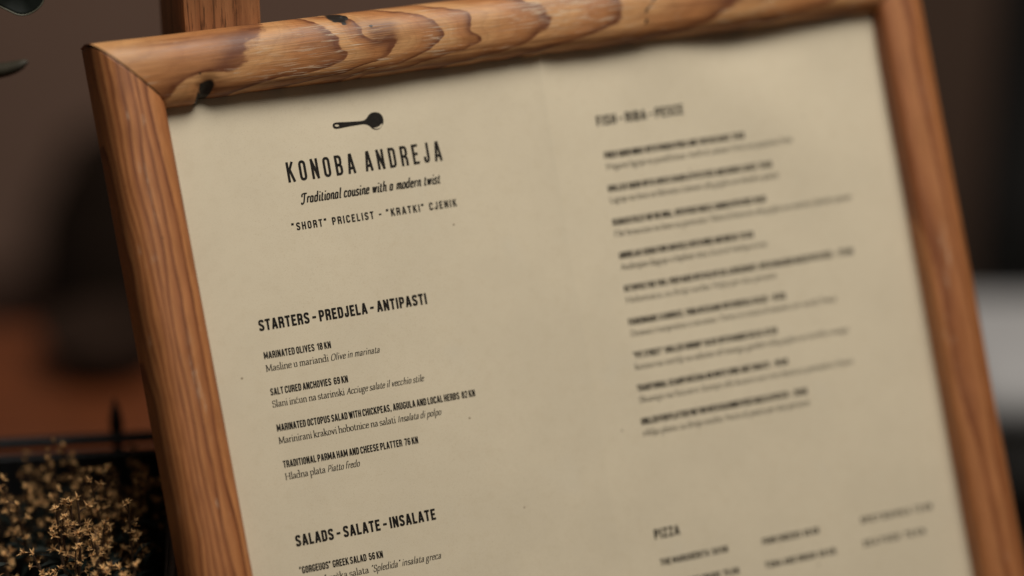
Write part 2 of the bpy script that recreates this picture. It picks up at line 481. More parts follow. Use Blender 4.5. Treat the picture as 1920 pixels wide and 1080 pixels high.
def grain_straight(seed, drift, dense=1.0):
    na, nb, nc = Noise2(seed), Noise2(seed + 1), Noise2(seed + 2)
    def fn(s, w):
        x = (34 - w) + drift * s + 2.2 * na(s / 95 + 2, w / 40) + 1.1 * nb(s / 38, w / 6) + 0.30 * nc(s / 14, w / 2.5)
        x = np.clip(x + 4, 0, 80)
        F = dense * 12.5 * (1 - np.exp(-x / 24.0)) + 0.25 * nb(s / 70 + 9, w / 9)
        K = 0.75 * np.exp(-((s - 70) / 0.9) ** 2 - ((w - 16) / 2.0) ** 2) + 0.8 * np.exp(-((s - 212) / 1.2) ** 2 - ((w - 13) / 0.8) ** 2)
        SC = 0.9 * np.exp(-((s - 140) / 13) ** 2 - ((w - 12.5) / 2.0) ** 2) + 0.5 * np.exp(-((s - 52) / 9) ** 2 - ((w - 18) / 2) ** 2) + 0.6 * np.exp(-((s - 160) / 8) ** 2 - ((w - 10) / 1.0) ** 2)
        return F, K, SC, 0.0 * s
    return fn

TL = np.array([0.0, 0.0]); TR = np.array([PW, 0.0])
BLc = np.array([0.0152 * PH, -PH]); BRc = np.array([PW + 0.0053 * PH, -PH])
nzD = Noise2(99)
def deform_top(P, Hh, s, w, ax):
    # chipped lip: the wood left of the knot still reaches lower than the rest
    k = np.clip((5.0 - w) / 5.0, 0, 1) ** 1.5
    drop = 0.0024 * np.clip((18.0 - s) / 0.6, 0, 1) + 0.0004 * nzD(s / 9, 0 * w)
    P = P.copy(); P[..., 1] -= k * drop
    pit = np.exp(-((s - 21.5 - 0.35 * (w - 3) + 0.7 * nzD(s / 2.5, w / 2.5)) / 4.4) ** 2 - ((w - 3.2) / 4.8) ** 2)
    Hh = Hh - 0.0040 * pit * (Hh > 0.0015)
    P[..., 1] += 0.0007 * pit * np.clip((6 - w) / 6, 0, 1)
    pit2 = np.exp(-((s - 101.5) / 6.5) ** 4 - ((w - 30.5) / 4.2) ** 4)
    Hh = Hh - 0.0016 * pit2 * (0.6 + 0.5 * nzD(s / 2.2, w / 2.2))
    # hand-rubbed unevenness
    Hh = Hh + 0.00035 * nzD(s / 26, w / 11) * np.clip(w / 6, 0, 1)
    return P, Hh
def deform_side(P, Hh, s, w, ax):
    return P, Hh + 0.0003 * nzD(s / 30 + 7, w / 12) * np.clip(w / 6, 0, 1)

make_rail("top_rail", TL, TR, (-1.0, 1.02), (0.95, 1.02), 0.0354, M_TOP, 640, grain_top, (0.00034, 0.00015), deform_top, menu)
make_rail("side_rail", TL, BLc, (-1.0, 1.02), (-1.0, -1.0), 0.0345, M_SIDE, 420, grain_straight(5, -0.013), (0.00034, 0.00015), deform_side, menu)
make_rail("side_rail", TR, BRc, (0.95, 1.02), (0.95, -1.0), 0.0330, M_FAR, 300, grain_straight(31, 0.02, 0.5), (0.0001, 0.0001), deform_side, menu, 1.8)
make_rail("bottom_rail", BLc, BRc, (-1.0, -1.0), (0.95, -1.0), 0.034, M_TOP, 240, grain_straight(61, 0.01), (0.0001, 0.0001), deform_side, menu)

# ------------------------------------------------------------------ lettering: stroke fonts drawn here
def fillet(pts, closed):
    """pts (x,y[,r]) -> polyline with rounded corners"""
    out = []; n = len(pts)
    for i, p in enumerate(pts):
        r = p[2] if len(p) > 2 else 0
        if r <= 0 or (not closed and i in (0, n - 1)):
            out.append((p[0], p[1])); continue
        a = np.array(pts[(i - 1) % n][:2], float); b = np.array(p[:2], float); c = np.array(pts[(i + 1) % n][:2], float)
        d1, d2 = a - b, c - b; l1, l2 = np.linalg.norm(d1), np.linalg.norm(d2)
        r1 = min(r, l1 * 0.499); r2 = min(r, l2 * 0.499)
        p1 = b + d1 / l1 * r1; p2 = b + d2 / l2 * r2
        for t in np.linspace(0, 1, 6):
            out.append(tuple((1 - t) ** 2 * p1 + 2 * t * (1 - t) * b + t * t * p2))
    return out

def stroke(pts, closed, wfun, ext):
    """ribbon quads along pts; wfun(direction)->width"""
    P = [np.array(p, float) for p in pts]
    Q = [P[0]]
    for p in P[1:]:
        if np.linalg.norm(p - Q[-1]) > 1e-6: Q.append(p)
    if closed and np.linalg.norm(Q[0] - Q[-1]) < 1e-6: Q.pop()
    P = Q; n = len(P)
    if n < 2: return [], []
    if not closed and ext:
        d = P[0] - P[1]; P[0] = P[0] + d / np.linalg.norm(d) * ext
        d = P[-1] - P[-2]; P[-1] = P[-1] + d / np.linalg.norm(d) * ext
    seg = []
    for i in range(n if closed else n - 1):
        d = P[(i + 1) % n] - P[i]; seg.append(d / np.linalg.norm(d))
    vs = []
    for i in range(n):
        if closed: d0, d1 = seg[i - 1], seg[i]
        else: d0, d1 = seg[max(i - 1, 0)], seg[min(i, n - 2)]
        w = 0.5 * (wfun(d0) + wfun(d1)) / 2
        n0 = np.array([-d0[1], d0[0]]); n1 = np.array([-d1[1], d1[0]])
        m = n0 + n1; lm = np.linalg.norm(m)
        if lm < 0.35: m = n1; k = 1.0
        else: m = m / lm; k = min(1 / max(m @ n1, 0.3), 1.9)
        vs += [P[i] + m * w * k, P[i] - m * w * k]
    fs = []
    for i in range(n if closed else n - 1):
        j = (i + 1) % n
        fs.append((2 * i + 1, 2 * j + 1, 2 * j, 2 * i))
    return vs, fs

# condensed capitals: (width, [(closed, [(x 0..1, y 0..1, corner)])])
R_ = 0.17
def O_(p): return (True, p)
def S_(*p): return (False, list(p))
CAPS = {
 'A': (.36, [S_((0, 0), (.42, 1), (.58, 1), (1, 0)), S_((.16, .24), (.84, .24))]),
 'B': (.32, [S_((0, .5), (0, 0), (1, 0, R_), (1, .5, R_), (0, .52), ), S_((0, .5), (0, 1), (.95, 1, R_), (.95, .52, R_), (.3, .52))]),
 'C': (.32, [S_((1, .74), (1, 1, R_), (0, 1, R_), (0, 0, R_), (1, 0, R_), (1, .26))]),
 'D': (.32, [O_([(0, 0), (1, 0, R_), (1, 1, R_), (0, 1)])]),
 'E': (.26, [S_((1, 1), (0, 1), (0, 0), (1, 0)), S_((0, .52), (.82, .52))]),
 'F': (.26, [S_((1, 1), (0, 1), (0, 0)), S_((0, .50), (.82, .50))]),
 'G': (.32, [S_((1, .78), (1, 1, R_), (0, 1, R_), (0, 0, R_), (1, 0, R_), (1, .44), (.6, .44))]),
 'H': (.33, [S_((0, 0), (0, 1)), S_((1, 0), (1, 1)), S_((0, .5), (1, .5))]),
 'I': (.0, [S_((0, 0), (0, 1))]),
 'J': (.24, [S_((1, 1), (1, 0, R_), (0, 0, R_), (0, .22))]),
 'K': (.33, [S_((0, 0), (0, 1)), S_((.95, 1), (.05, .44)), S_((.38, .62), (1, 0))]),
 'L': (.24, [S_((0, 1), (0, 0), (1, 0))]),
 'M': (.50, [S_((0, 0), (0, 1), (.5, .22), (1, 1), (1, 0))]),
 'N': (.33, [S_((0, 0), (0, 1), (1, 0), (1, 1))]),
 'O': (.32, [O_([(0, 0, R_), (1, 0, R_), (1, 1, R_), (0, 1, R_)])]),
 'P': (.31, [S_((0, 0), (0, 1), (1, 1, R_), (1, .44, R_), (0, .44))]),
 'Q': (.32, [O_([(0, 0, R_), (1, 0, R_), (1, 1, R_), (0, 1, R_)]), S_((.6, .2), (1.05, -.05))]),
 'R': (.32, [S_((0, 0), (0, 1), (1, 1, R_), (1, .48, R_), (0, .48)), S_((.62, .48), (1, .36, .1), (1, 0))]),
 'S': (.31, [S_((1, .80), (1, 1, R_), (0, 1, R_), (0, .64, .10), (1, .36, .10), (1, 0, R_), (0, 0, R_), (0, .20))]),
 'T': (.30, [S_((0, 1), (1, 1)), S_((.5, 1), (.5, 0))]),
 'U': (.32, [S_((0, 1), (0, 0, R_), (1, 0, R_), (1, 1))]),
 'V': (.34, [S_((0, 1), (.5, 0), (1, 1))]),
 'W': (.54, [S_((0, 1), (.25, 0), (.5, .9), (.75, 0), (1, 1))]),
 'X': (.34, [S_((0, 0), (1, 1)), S_((0, 1), (1, 0))]),
 'Y': (.34, [S_((0, 1), (.5, .45), (1, 1)), S_((.5, .45), (.5, 0))]),
 'Z': (.29, [S_((0, 1), (1, 1), (0, 0), (1, 0))]),
 '0': (.31, [O_([(0, 0, R_), (1, 0, R_), (1, 1, R_), (0, 1, R_)])]),
 '1': (.16, [S_((0, .84), (.6, .88), (1, 1), (1, 0))]),
 '2': (.30, [S_((0, .80), (0, 1, R_), (1, 1, R_), (1, .60, .1), (0, .10, .06), (0, 0), (1, 0))]),
 '3': (.30, [S_((0, .74), (0, 1, R_), (1, 1, R_), (1, .52, .14), (.4, .52)), S_((.4, .52), (1, .5, .14), (1, 0, R_), (0, 0, R_), (0, .26))]),
 '4': (.33, [S_((.75, 0), (.75, 1), (0, .28), (0, .22), (1, .22))]),
 '5': (.30, [S_((.95, 1), (.05, 1), (0, .52), (.2, .6), (1, .6, R_), (1, 0, R_), (0, 0, R_), (0, .25))]),
 '6': (.31, [S_((1, .82), (1, 1, R_), (0, 1, R_), (0, 0, R_), (1, 0, R_), (1, .55, R_), (.05, .55))]),
 '7': (.29, [S_((0, 1), (1, 1), (1, .9), (.35, 0))]),
 '8': (.31, [O_([(0, 0, R_), (1, 0, R_), (1, .52, R_), (0, .52, R_)]), O_([(.04, .52, R_), (.96, .52, R_), (.96, 1, R_), (.04, 1, R_)])]),
 '9': (.31, [S_((0, .18), (0, 0, R_), (1, 0, R_), (1, 1, R_), (0, 1, R_), (0, .45, R_), (.95, .45))]),
 '-': (.17, [S_((0, .45), (1, .45))]), ',': (.0, [S_((.0, .02), (0, -.1))]), '.': (.0, [S_((0, 0), (0, .02))]),
 ':': (.0, [S_((0, .15), (0, .17)), S_((0, .6), (0, .62))]), "'": (.0, [S_((0, 1), (0, .8))]),
 '"': (.15, [S_((0, 1), (0, .88)), S_((1, 1), (1, .88))]),
 '\u201c': (.13, [S_((.15, 1), (0, .86)), S_((1.15, 1), (1, .86))]), '\u201d': (.13, [S_((.1, 1), (0, .86)), S_((1.1, 1), (1, .86))]),
 '&': (.36, [S_((1, 0), (.15, .75), (.15, 1, .1), (.7, 1, .1), (.7, .7, .1), (0, .4, .1), (0, 0, .15), (.8, 0, .15), (1, .4))]),
}
# lower case, x in x-heights, y in x-heights (x-height = 1); third value is the corner radius
A_ = 1.72; D_ = -.66
def bowl(x0, x1, y0=0.0, y1=1.0, r=.34): return (True, [(x0, y0, r), (x1, y0, r), (x1, y1, r), (x0, y1, r)])
LOW = {
 'a': (.62, [S_((.02, .80), (.12, 1, .2), (.5, 1, .22), (.5, .1, .06), (.66, .02)), S_((.5, .58), (.2, .52, .2), (0, .40, .2), (0, 0, .2), (.3, 0, .2), (.5, .24))], []),
 'b': (.72, [S_((.1, A_), (.1, 0)), S_((.1, .75), (.3, 1, .2), (.72, 1, .34), (.72, 0, .34), (.3, 0, .2), (.1, .12))], [(-.08, A_)]),
 'c': (.58, [S_((.56, .82), (.5, 1, .15), (.0, 1, .36), (.0, 0, .36), (.5, 0, .25), (.58, .2))], []),
 'd': (.74, [S_((.62, A_), (.62, .08, .05), (.76, .02)), S_((.62, .8), (.45, 1, .15), (0, 1, .34), (0, 0, .34), (.4, 0, .2), (.62, .2))], [(.44, A_)]),
 'e': (.58, [S_((.04, .60), (.58, .60), (.58, 1, .3), (.0, 1, .34), (.0, 0, .36), (.5, 0, .25), (.6, .2))], []),
 'f': (.42, [S_((.52, 1.55), (.46, A_, .1), (.14, A_, .22), (.14, 0)), S_((-.06, 1), (.42, 1))], [(.14, 0)]),
 'g': (.66, [(True, [(.02, .36, .26), (.5, .36, .26), (.5, 1, .26), (.02, 1, .26)]), S_((.14, .36), (.0, .18, .1), (.06, .06, .1), (.62, .0, .16), (.62, -.62, .26), (0, -.62, .26), (0, -.1, .2), (.2, .04)), S_((.46, .94), (.68, .98))], []),
 'h': (.76, [S_((.1, A_), (.1, 0)), S_((.1, .74), (.3, 1, .2), (.66, 1, .26), (.66, 0))], [(.1, 0), (.66, 0), (-.08, A_)]),
 'i': (.22, [S_((.11, 1), (.11, 0)), S_((.11, 1.42), (.11, 1.56))], [(.11, 0), (.0, 1)]),
 'j': (.2, [S_((.13, 1), (.13, -.6, .2), (-.12, -.64)), S_((.13, 1.42), (.13, 1.56))], [(0, 1)]),
 'k': (.7, [S_((.1, A_), (.1, 0)), S_((.58, 1), (.12, .5)), S_((.24, .6), (.7, 0))], [(.1, 0), (.68, 0), (-.04, A_), (.56, 1)]),
 'l': (.22, [S_((.11, A_), (.11, 0))], [(.11, 0), (-.02, A_)]),
 'm': (1.16, [S_((.1, 1), (.1, 0)), S_((.1, .74), (.28, 1, .2), (.58, 1, .24), (.58, 0)), S_((.58, .74), (.76, 1, .2), (1.06, 1, .24), (1.06, 0))], [(.1, 0), (.58, 0), (1.06, 0), (-.03, 1)]),
 'n': (.76, [S_((.1, 1), (.1, 0)), S_((.1, .74), (.3, 1, .2), (.66, 1, .26), (.66, 0))], [(.1, 0), (.66, 0), (-.03, 1)]),
 'o': (.66, [bowl(.02, .64)], []),
 'p': (.74, [S_((.1, 1), (.1, D_)), S_((.1, .75), (.3, 1, .2), (.72, 1, .34), (.72, 0, .34), (.3, 0, .2), (.1, .2))], [(.1, D_), (-.03, 1)]),
 'q': (.74, [S_((.64, 1), (.64, D_)), S_((.64, .8), (.45, 1, .15), (.02, 1, .34), (.02, 0, .34), (.4, 0, .2), (.64, .2))], [(.64, D_)]),
 'r': (.46, [S_((.1, 1), (.1, 0)), S_((.1, .68), (.26, 1, .2), (.46, .95), (.48, .84))], [(.1, 0), (-.03, 1)]),
 's': (.50, [S_((.46, .84), (.44, 1, .12), (.02, 1, .2), (.02, .58, .16), (.5, .42, .16), (.5, 0, .2), (.04, 0, .12), (.0, .16))], []),
 't': (.42, [S_((.14, 1.34), (.14, 0, .2), (.4, 0, .1), (.46, .12)), S_((-.04, 1), (.40, 1))], []),
 'u': (.74, [S_((.1, 1), (.1, 0, .26), (.5, 0, .2), (.64, .26)), S_((.64, 1), (.64, .06, .04), (.78, .02))], [(-.02, 1), (.52, 1)]),
 'v': (.66, [S_((.02, 1), (.34, 0), (.64, 1))], [(.02, 1), (.64, 1)]),
 'w': (.98, [S_((.02, 1), (.28, 0), (.5, .95), (.72, 0), (.96, 1))], [(.02, 1), (.96, 1)]),
 'x': (.66, [S_((.02, 1), (.62, 0)), S_((.6, 1), (.04, 0))], [(.02, 1), (.6, 1), (.04, 0), (.62, 0)]),
 'y': (.66, [S_((.02, 1), (.34, .0)), S_((.64, 1), (.2, -.6), (.0, -.58))], [(.02, 1), (.64, 1)]),
 'z': (.56, [S_((.02, 1), (.52, 1), (.0, 0), (.54, 0))], []),
}
LCAP = {
 'M': (1.32, [S_((.1, 0), (.16, 1.5), (.64, .1), (1.14, 1.5), (1.22, 0))], [(.1, 0), (1.22, 0), (.12, 1.5), (1.18, 1.5)]),
 'S': (.72, [S_((.66, 1.2), (.6, 1.55, .2), (.06, 1.55, .34), (.06, .85, .3), (.72, .7, .3), (.72, -.03, .34), (.08, -.03, .2), (.02, .36))], []),
 'H': (1.14, [S_((.12, 0), (.12, 1.5)), S_((1.0, 0), (1.0, 1.5)), S_((.12, .76), (1.0, .76))], [(.12, 0), (.12, 1.5), (1.0, 0), (1.0, 1.5)]),
 'O': (1.1, [bowl(.04, 1.06, -.03, 1.53, .6)], []),
 'A': (1.0, [S_((.04, 0), (.5, 1.5), (1.0, 0)), S_((.22, .55), (.8, .55))], [(.04, 0), (1.0, 0)]),
 'I': (.4, [S_((.2, 0), (.2, 1.5))], [(.2, 0), (.2, 1.5)]),
 'P': (.82, [S_((.14, 0), (.14, 1.5), (.8, 1.5, .36), (.8, .7, .36), (.14, .7))], [(.14, 0)]),
 'T': (.9, [S_((.0, 1.35), (.02, 1.5), (.88, 1.5), (.9, 1.35)), S_((.45, 1.5), (.45, 0))], [(.45, 0)]),
 'L': (.8, [S_((.14, 1.5), (.14, 0), (.76, 0), (.8, .3))], [(.14, 1.5)]),
 'C': (.95, [S_((.9, 1.2), (.85, 1.53, .2), (.04, 1.53, .6), (.04, -.03, .6), (.85, -.03, .3), (.94, .3))], []),
 'F': (.8, [S_((.78, 1.25), (.76, 1.5), (.14, 1.5), (.14, 0)), S_((.14, .78), (.6, .78))], [(.14, 0)]),
 'D': (1.05, [(True, [(.14, 0), (1.02, 0, .55), (1.02, 1.5, .55), (.14, 1.5)])], []),
 'B': (.84, [S_((.14, 0), (.14, 1.5), (.72, 1.5, .3), (.72, .8, .3), (.14, .8)), S_((.6, .8), (.84, .78, .2), (.84, 0, .34), (.14, 0))], []),
 '\u201c': (.36, [S_((.16, 1.6), (.06, 1.4, .03), (.12, 1.34)), S_((.34, 1.6), (.24, 1.4, .03), (.30, 1.34))], []),
 '\u201d': (.36, [S_((.06, 1.6), (.14, 1.5, .03), (.04, 1.34)), S_((.24, 1.6), (.32, 1.5, .03), (.22, 1.34))], []),
 ',': (.2, [S_((.1, .06), (.08, -.2))], []), '.': (.2, [S_((.1, 0), (.1, .1))], []), '-': (.4, [S_((.05, .45), (.35, .45))], []),
}
# brush script for the tagline: monoline, joined, strongly slanted
SCR = dict((k, (v[0] * .80, [(c, [(p[0] * .80, *p[1:]) for p in pl]) for c, pl in v[1]], [])) for k, v in LOW.items())
SCR['a'] = (.60, [(True, [(.02, 0, .28), (.48, 0, .28), (.48, 1, .28), (.02, 1, .28)]), S_((.48, 1), (.48, .06, .1), (.66, .05))], [])
for k, x in (('n', .56), ('m', .9), ('h', .56), ('i', .1), ('l', .1), ('u', .54), ('t', .13)):
    w_, st_, sf_ = SCR[k]; SCR[k] = (w_, st_ + [S_((x, .1), (x + .06, 0, .04), (x + .18, .10))], [])
SCR['T'] = (.84, [S_((.02, 1.05), (-.04, 1.5, .2), (.5, 1.62, .2), (1.0, 1.56)), S_((.55, 1.58), (.5, .0, .3), (.14, -.26, .2), (.0, .1))], [])

def shape_caps(text, track, gap_space, width):
    items, x = [], 0.0
    for ch in text:
        if ch == ' ': x += gap_space; continue
        w, st = CAPS[ch]; w = w * width
        items.append((x, w, st, ())); x += w + track
    return items, x - track

def build_text(text, style, u0, u1, v, size, sw, out):
    """style: caps | roman/italic mix (italic between asterisks) | script; the line runs u0..u1 at baseline v (mm)"""
    polys = []
    if style in ('caps', 'logo', 'spaced'):
        track, space, width = (.125 + sw, .18, 1.0) if style == 'caps' else ((.50, .22, .58) if style == 'logo' else (.38, .30, .85))
        x = 0.0; prev = None
        for ch in text:
            if ch == ' ': x += space + (0 if style == 'caps' else .12); continue
            w, st = CAPS[ch]
            for cl, pl in st: polys.append((cl, [(x + p[0] * w, sw / 2 + p[1] * (1 - sw), *(p[2:])) for p in pl], sw, sw, 0.0, 0.0, 0.0 if ch in 'CSG69235' else sw / 2))
            x += w + track + (.06 if ch in '",.\u201c\u201d' else 0)
        total = x - track
        if total <= 0: return
        lo = -sw / 2; span = total + sw
        ext = sw / 2
        unit = size; curved = set('CSG69235J')
    else:
        x = 0.0; ital = style == 'script'; unit = size
        for ch in text:
            if ch == '*': ital = not ital; continue
            if ch == ' ': x += .36 if style != 'script' else .52; continue
            base_ch = {'\u0107': 'c', '\u010d': 'c', '\u0161': 's', '\u017e': 'z', '\u0111': 'd'}.get(ch, ch)
            src = (SCR if style == 'script' else LOW)
            g = src.get(base_ch) or LCAP.get(base_ch) or LOW.get(base_ch.lower())
            w, st, sf = g
            sh = (.26 if style != 'script' else .24) if ital else 0.0
            kx = .82 if (ital and style != 'script') else 1.0
            thick, thin = (sw, sw * (.45 if style != 'script' else .75))
            for cl, pl in st: polys.append((cl, [(x + p[0] * kx, *p[1:]) for p in pl], thick, thin, sh, x))
            if ch in '\u0107': polys.append((False, [(x + .26, 1.22), (x + .44, 1.5)], thick, thin, sh, x))
            if ch in '\u010d\u0161\u017e': polys.append((False, [(x + .1, 1.5), (x + .27, 1.25), (x + .44, 1.5)], thin, thin, sh, x))
            if not ital:
                for (fx, fy) in sf:
                    a, b = (-.17, .17)
                    if fx < .06 and fy > .5: a, b = (0.0, .12)
                    polys.append((False, [(x + fx + a, fy), (x + fx + b, fy)], thin * 1.1, thin * 1.1, 0.0, x))
            x += w * kx + (.22 if style != 'script' else .30)
        span = x; lo = 0.0; ext = 0.0
    kx = (u1 - u0) / span / unit
    for P in polys:
        cl, pl, thick, thin = P[:4]; sh = P[4]
        fl = fillet(pl, cl)
        pts = [((px - lo) * kx * unit + sh * py * unit, py * unit) for px, py in fl]
        tk, tn = thick * unit, thin * unit
        wf = (lambda d, tk=tk, tn=tn: tn + (tk - tn) * abs(d[1]) ** 1.3)
        pieces = [pts]
        if not cl:
            pieces = [[pts[0]]]
            for k in range(1, len(pts)):
                pieces[-1].append(pts[k])
                if k < len(pts) - 1:
                    a_ = np.array(pts[k]) - np.array(pts[k - 1]); b_ = np.array(pts[k + 1]) - np.array(pts[k])
                    if a_ @ b_ < -0.35 * np.linalg.norm(a_) * np.linalg.norm(b_): pieces.append([pts[k]])
        for pc_ in pieces:
            vs, fs = stroke(pc_, cl, wf, (P[6] if len(P) > 6 else 0.0) * unit)
            if not vs: continue
            b = len(out[0])
            for q in vs:
                out[0].append(((u0 + q[0]) / 1000, (v + q[1]) / 1000))
            out[1].extend(tuple(b + i for i in f) for f in fs)

def lettering(name, rows, parent=None):
    out = ([], [])
    for r in rows: build_text(*r, out)
    uvp = np.array(out[0]); h = paper_h(uvp[:, 0], uvp[:, 1]) + 0.00024
    return mesh_obj(name, [BL(a, b, c) for (a, b), c in zip(out[0], h)], out[1], M_INK, parent or sheet_o)

lettering("title", [("KONOBA ANDREJA", 'logo', 60.4, 147.0, -50.0, 10.8, .122)])
lettering("tagline", [("Traditional cousine with a modern twist", 'script', 65.2, 144.0, -61.9, 3.1, .25)])
lettering("subtitle", [('"SHORT" PRICELIST - "KRATKI" CJENIK', 'spaced', 57.6, 150.8, -75.8, 4.05, .165)])
HD = .18
for t, a, b, v, s in (("STARTERS - PREDJELA - ANTIPASTI", 30.9, 124.6, -125.5, 5.85), ("SALADS - SALATE - INSALATE", 30.9, 108.7, -240.2, 5.85),
                      ("FISH - RIBA - PESCE", 239.8, 292.5, -43.4, 5.6), ("PIZZA", 230.9, 246.2, -274.2, 5.3)):
    lettering("section_heading", [(t, 'caps', a, b, v, s, HD)])
CW, SW = .145, .175
dishes = [
 (("MARINATED OLIVES  18 KN", 30.9, 67.7, -140.4), ("Masline u mariandi *Olive in marinata*", 30.9, 94.0, -147.0)),
 (("SALT CURED ANCHOVIES  69 KN", 31.1, 73.7, -159.8), ("Slani in\u0107un na starinski *Acciuge salate il vecchio stile*", 31.1, 115.5, -166.1)),
 (("MARINATED OCTOPUS SALAD WITH CHICKPEAS, ARUGULA AND LOCAL HERBS  82 KN", 31.2, 142.4, -179.0), ("Marinirani krakovi hobotnice na salati *Insalata di polpo*", 31.2, 121.9, -185.5)),
 (("TRADITIONAL PARMA HAM AND CHEESE PLATTER  76 KN", 31.3, 106.2, -198.4), ("Hladna plata *Piatto fredo*", 31.4, 72.4, -204.7)),
 (("\u201cGORGEUOS\u201d GREEK SALAD  56 KN", 30.3, 76.2, -254.6), ("\u201cSjajna\u201d gr\u010dka salata *\u201cSpledida\u201d insalata greca*", 30.4, 108.1, -261.0)),
]
for (t, a, b, v), (t2, a2, b2, v2) in dishes:
    lettering("dish_entry", [(t, 'caps', a, b, v, 3.66, CW), (t2, 'serif', a2, b2, v2, 2.15, SW)])
fish = [
 ("FRIED SQUID RINGS WITH FRENCH FRIES AND TARTAR SAUCE  79 KN", 326.7, "Prigane lignje sa pomfritom *Anelli di calamari fritti con patatine fritte*", 355.5),
 ("GRILLED SQUID WITH SWISS CHARD & POTATOES AND HERBS SAUCE  78 KN", 340.4, "Lignje na lesu sa blitvom *Calamari alla griglia con bietole e patate*", 343.6),
 ("SEABASS FILLET ON THE GRILL, WITH VEGETABLES, CHARD & POTATOES  89 KN", 333.4, "File brancina na lesu sa povrcem *Filetto di branzino alla griglia con verdure, bietole e patate*", 386.6),
 ("ANDREJAS SIGNATURE MUSSELS WITH WINE AND BREAD  115 KN", 321.9, "Andrejine dagnje u bijelom vinu *Cozze di Andreja al vino*", 329.4),
 ("OCTOPUS FOR TWO, PREPARED WITH OLIVE OIL & ROSEMARY, WITH SMASHED BAKED POTATOES  -  175 KN", 381.8, "Hobotnica za dvije osobe *Polpo per due persone*", 332.0),
 ("FISHERMANS 3 COURSES, TUNA IN SESAME WITH RUCOLA SALAD  -  95 KN", 334.9, "Domaci tunjevina u sezamu *Tonno in crosta di sesamo con rucola fresca*", 366.3),
 ("\u201cPIT STREET\u201d GRILLED SHRIMP TACOS WITH MANGO SALSA  92 KN", 326.0, "Kozice na tortilji sa salsom od manga *Gamberi alla griglia con tortilla e mango*", 370.3),
 ("TRADITIONAL SCAMPI BUZARA ON WHITE WINE AND TOMATO  -  99 KN", 329.1, "Skampi na buzaru *Scampi alla busara con vino bianco e pomodoro fresco*", 370.0),
 ("GRILLED FISH PLATTER FOR TWO WITH SEASONED VEGETABLES & POTATO  -  210 KN", 337.7, "Riblja plata za dvije osobe *Piatto di pesce per due persone*", 338.2),
]
fu = [240.9, 239.6, 238.8, 239.2, 238.8, 237.9, 237.2, 236.1, 235.0]
fv = [-61.9, -80.5, -99.4, -118.2, -136.8, -155.5, -174.1, -192.4, -210.9]
for (t, b, t2, b2), a, v in zip(fish, fu, fv):
    lettering("dish_entry", [(t, 'caps', a, b, v, 3.55, .165), (t2, 'serif', a, b2, v - 6.2, 2.05, SW)])
for t, a, b, v in (("THE MARGHERITA  59 KN", 231.6, 272.8, -289.1), ("FOUR CHEESES  69 KN", 294.3, 329.7, -289.4), ("SPICY DIAVOLA  72 KN", 356.8, 403.0, -289.1),
                   ("PROSCIUTTO CRUDO  75 KN", 231.0, 277.2, -302.2), ("TUNA AND ONION  69 KN", 293.6, 337.9, -302.7), ("SEA FOOD  79 KN", 355.8, 396.0, -302.2)):
    lettering("pizza_entry", [(t, 'caps', a, b, v, 3.6, .165)])

# spoon emblem above the title
SPOON = [(89.54, -22.79), (90.14, -21.93), (91.85, -21.57), (96.99, -22.11), (102.17, -22.5), (106.27, -22.75), (108.24, -22.28), (109.62, -20.85), (111.01, -19.43), (113.0, -18.88), (114.86, -19.05), (116.61, -19.8), (117.85, -21.35), (118.2, -23.59), (117.77, -25.58), (116.37, -27.44), (114.7, -28.31), (112.79, -28.42), (111.08, -27.47), (109.86, -25.85), (108.53, -24.87), (106.34, -24.43), (102.57, -24.52), (98.04, -24.64), (93.48, -24.99), (91.24, -24.98), (89.84, -24.43)]
HOLE = [(90.59, -23.15), (91.21, -22.65), (92.4, -22.66), (93.29, -23.14), (93.2, -23.64), (92.31, -24.03), (91.15, -23.81)]
GLINT = [(111.73, -27.05), (112.95, -27.2), (114.6, -26.9), (115.9, -26.2), (116.9, -25.2), (117.1, -26.36), (116.24, -27.35), (114.76, -28.03), (113.09, -28.03), (112.1, -27.67)]
def chaikin(P, n=2):
    for _ in range(n):
        Q = []
        for k in range(len(P)):
            a, b = np.array(P[k]), np.array(P[(k + 1) % len(P)])
            Q += [tuple(.75 * a + .25 * b), tuple(.25 * a + .75 * b)]
        P = Q
    return P
bm = bmesh.new()
for loop in (chaikin(SPOON), chaikin(HOLE), chaikin(GLINT, 1)):
    vs = []
    for x, y in loop:
        h = float(paper_h(x / 1000, y / 1000)) + 0.00024
        vs.append(bm.verts.new(BL(x / 1000, y / 1000, h)))
    for k in range(len(vs)): bm.edges.new((vs[k], vs[(k + 1) % len(vs)]))
bmesh.ops.triangle_fill(bm, use_beauty=True, use_dissolve=False, edges=list(bm.edges), normal=(0, 0, 1))
bm_obj("spoon_emblem", bm, M_INK, sheet_o)

# ------------------------------------------------------------------ easel post behind the frame
YAW = math.atan2(Rv.y, Rv.x)
pc = Vector((-0.1545, 1.2345, 0)) + Vector((0, 0, TZ))
nh = Vector((Rv.y, -Rv.x, 0))
post_c = pc - nh * 0.0285
easel = empty("easel", (post_c.x, post_c.y, TZ), (0, 0, YAW))
tag(easel, "square brown timber easel post standing upright behind the top left of the frame", "easel")
bm = bmesh.new(); add_box(bm, (0, 0, 0.42), (0.0420, 0.057, 0.84), 0, 0.0012)
bm_obj("post", bm, M_POST, easel)
bm = bmesh.new(); add_box(bm, (0, 0.05, 0.006), (0.30, 0.04, 0.012), 0, 0.002)
bm_obj("foot", bm, M_POST, easel)

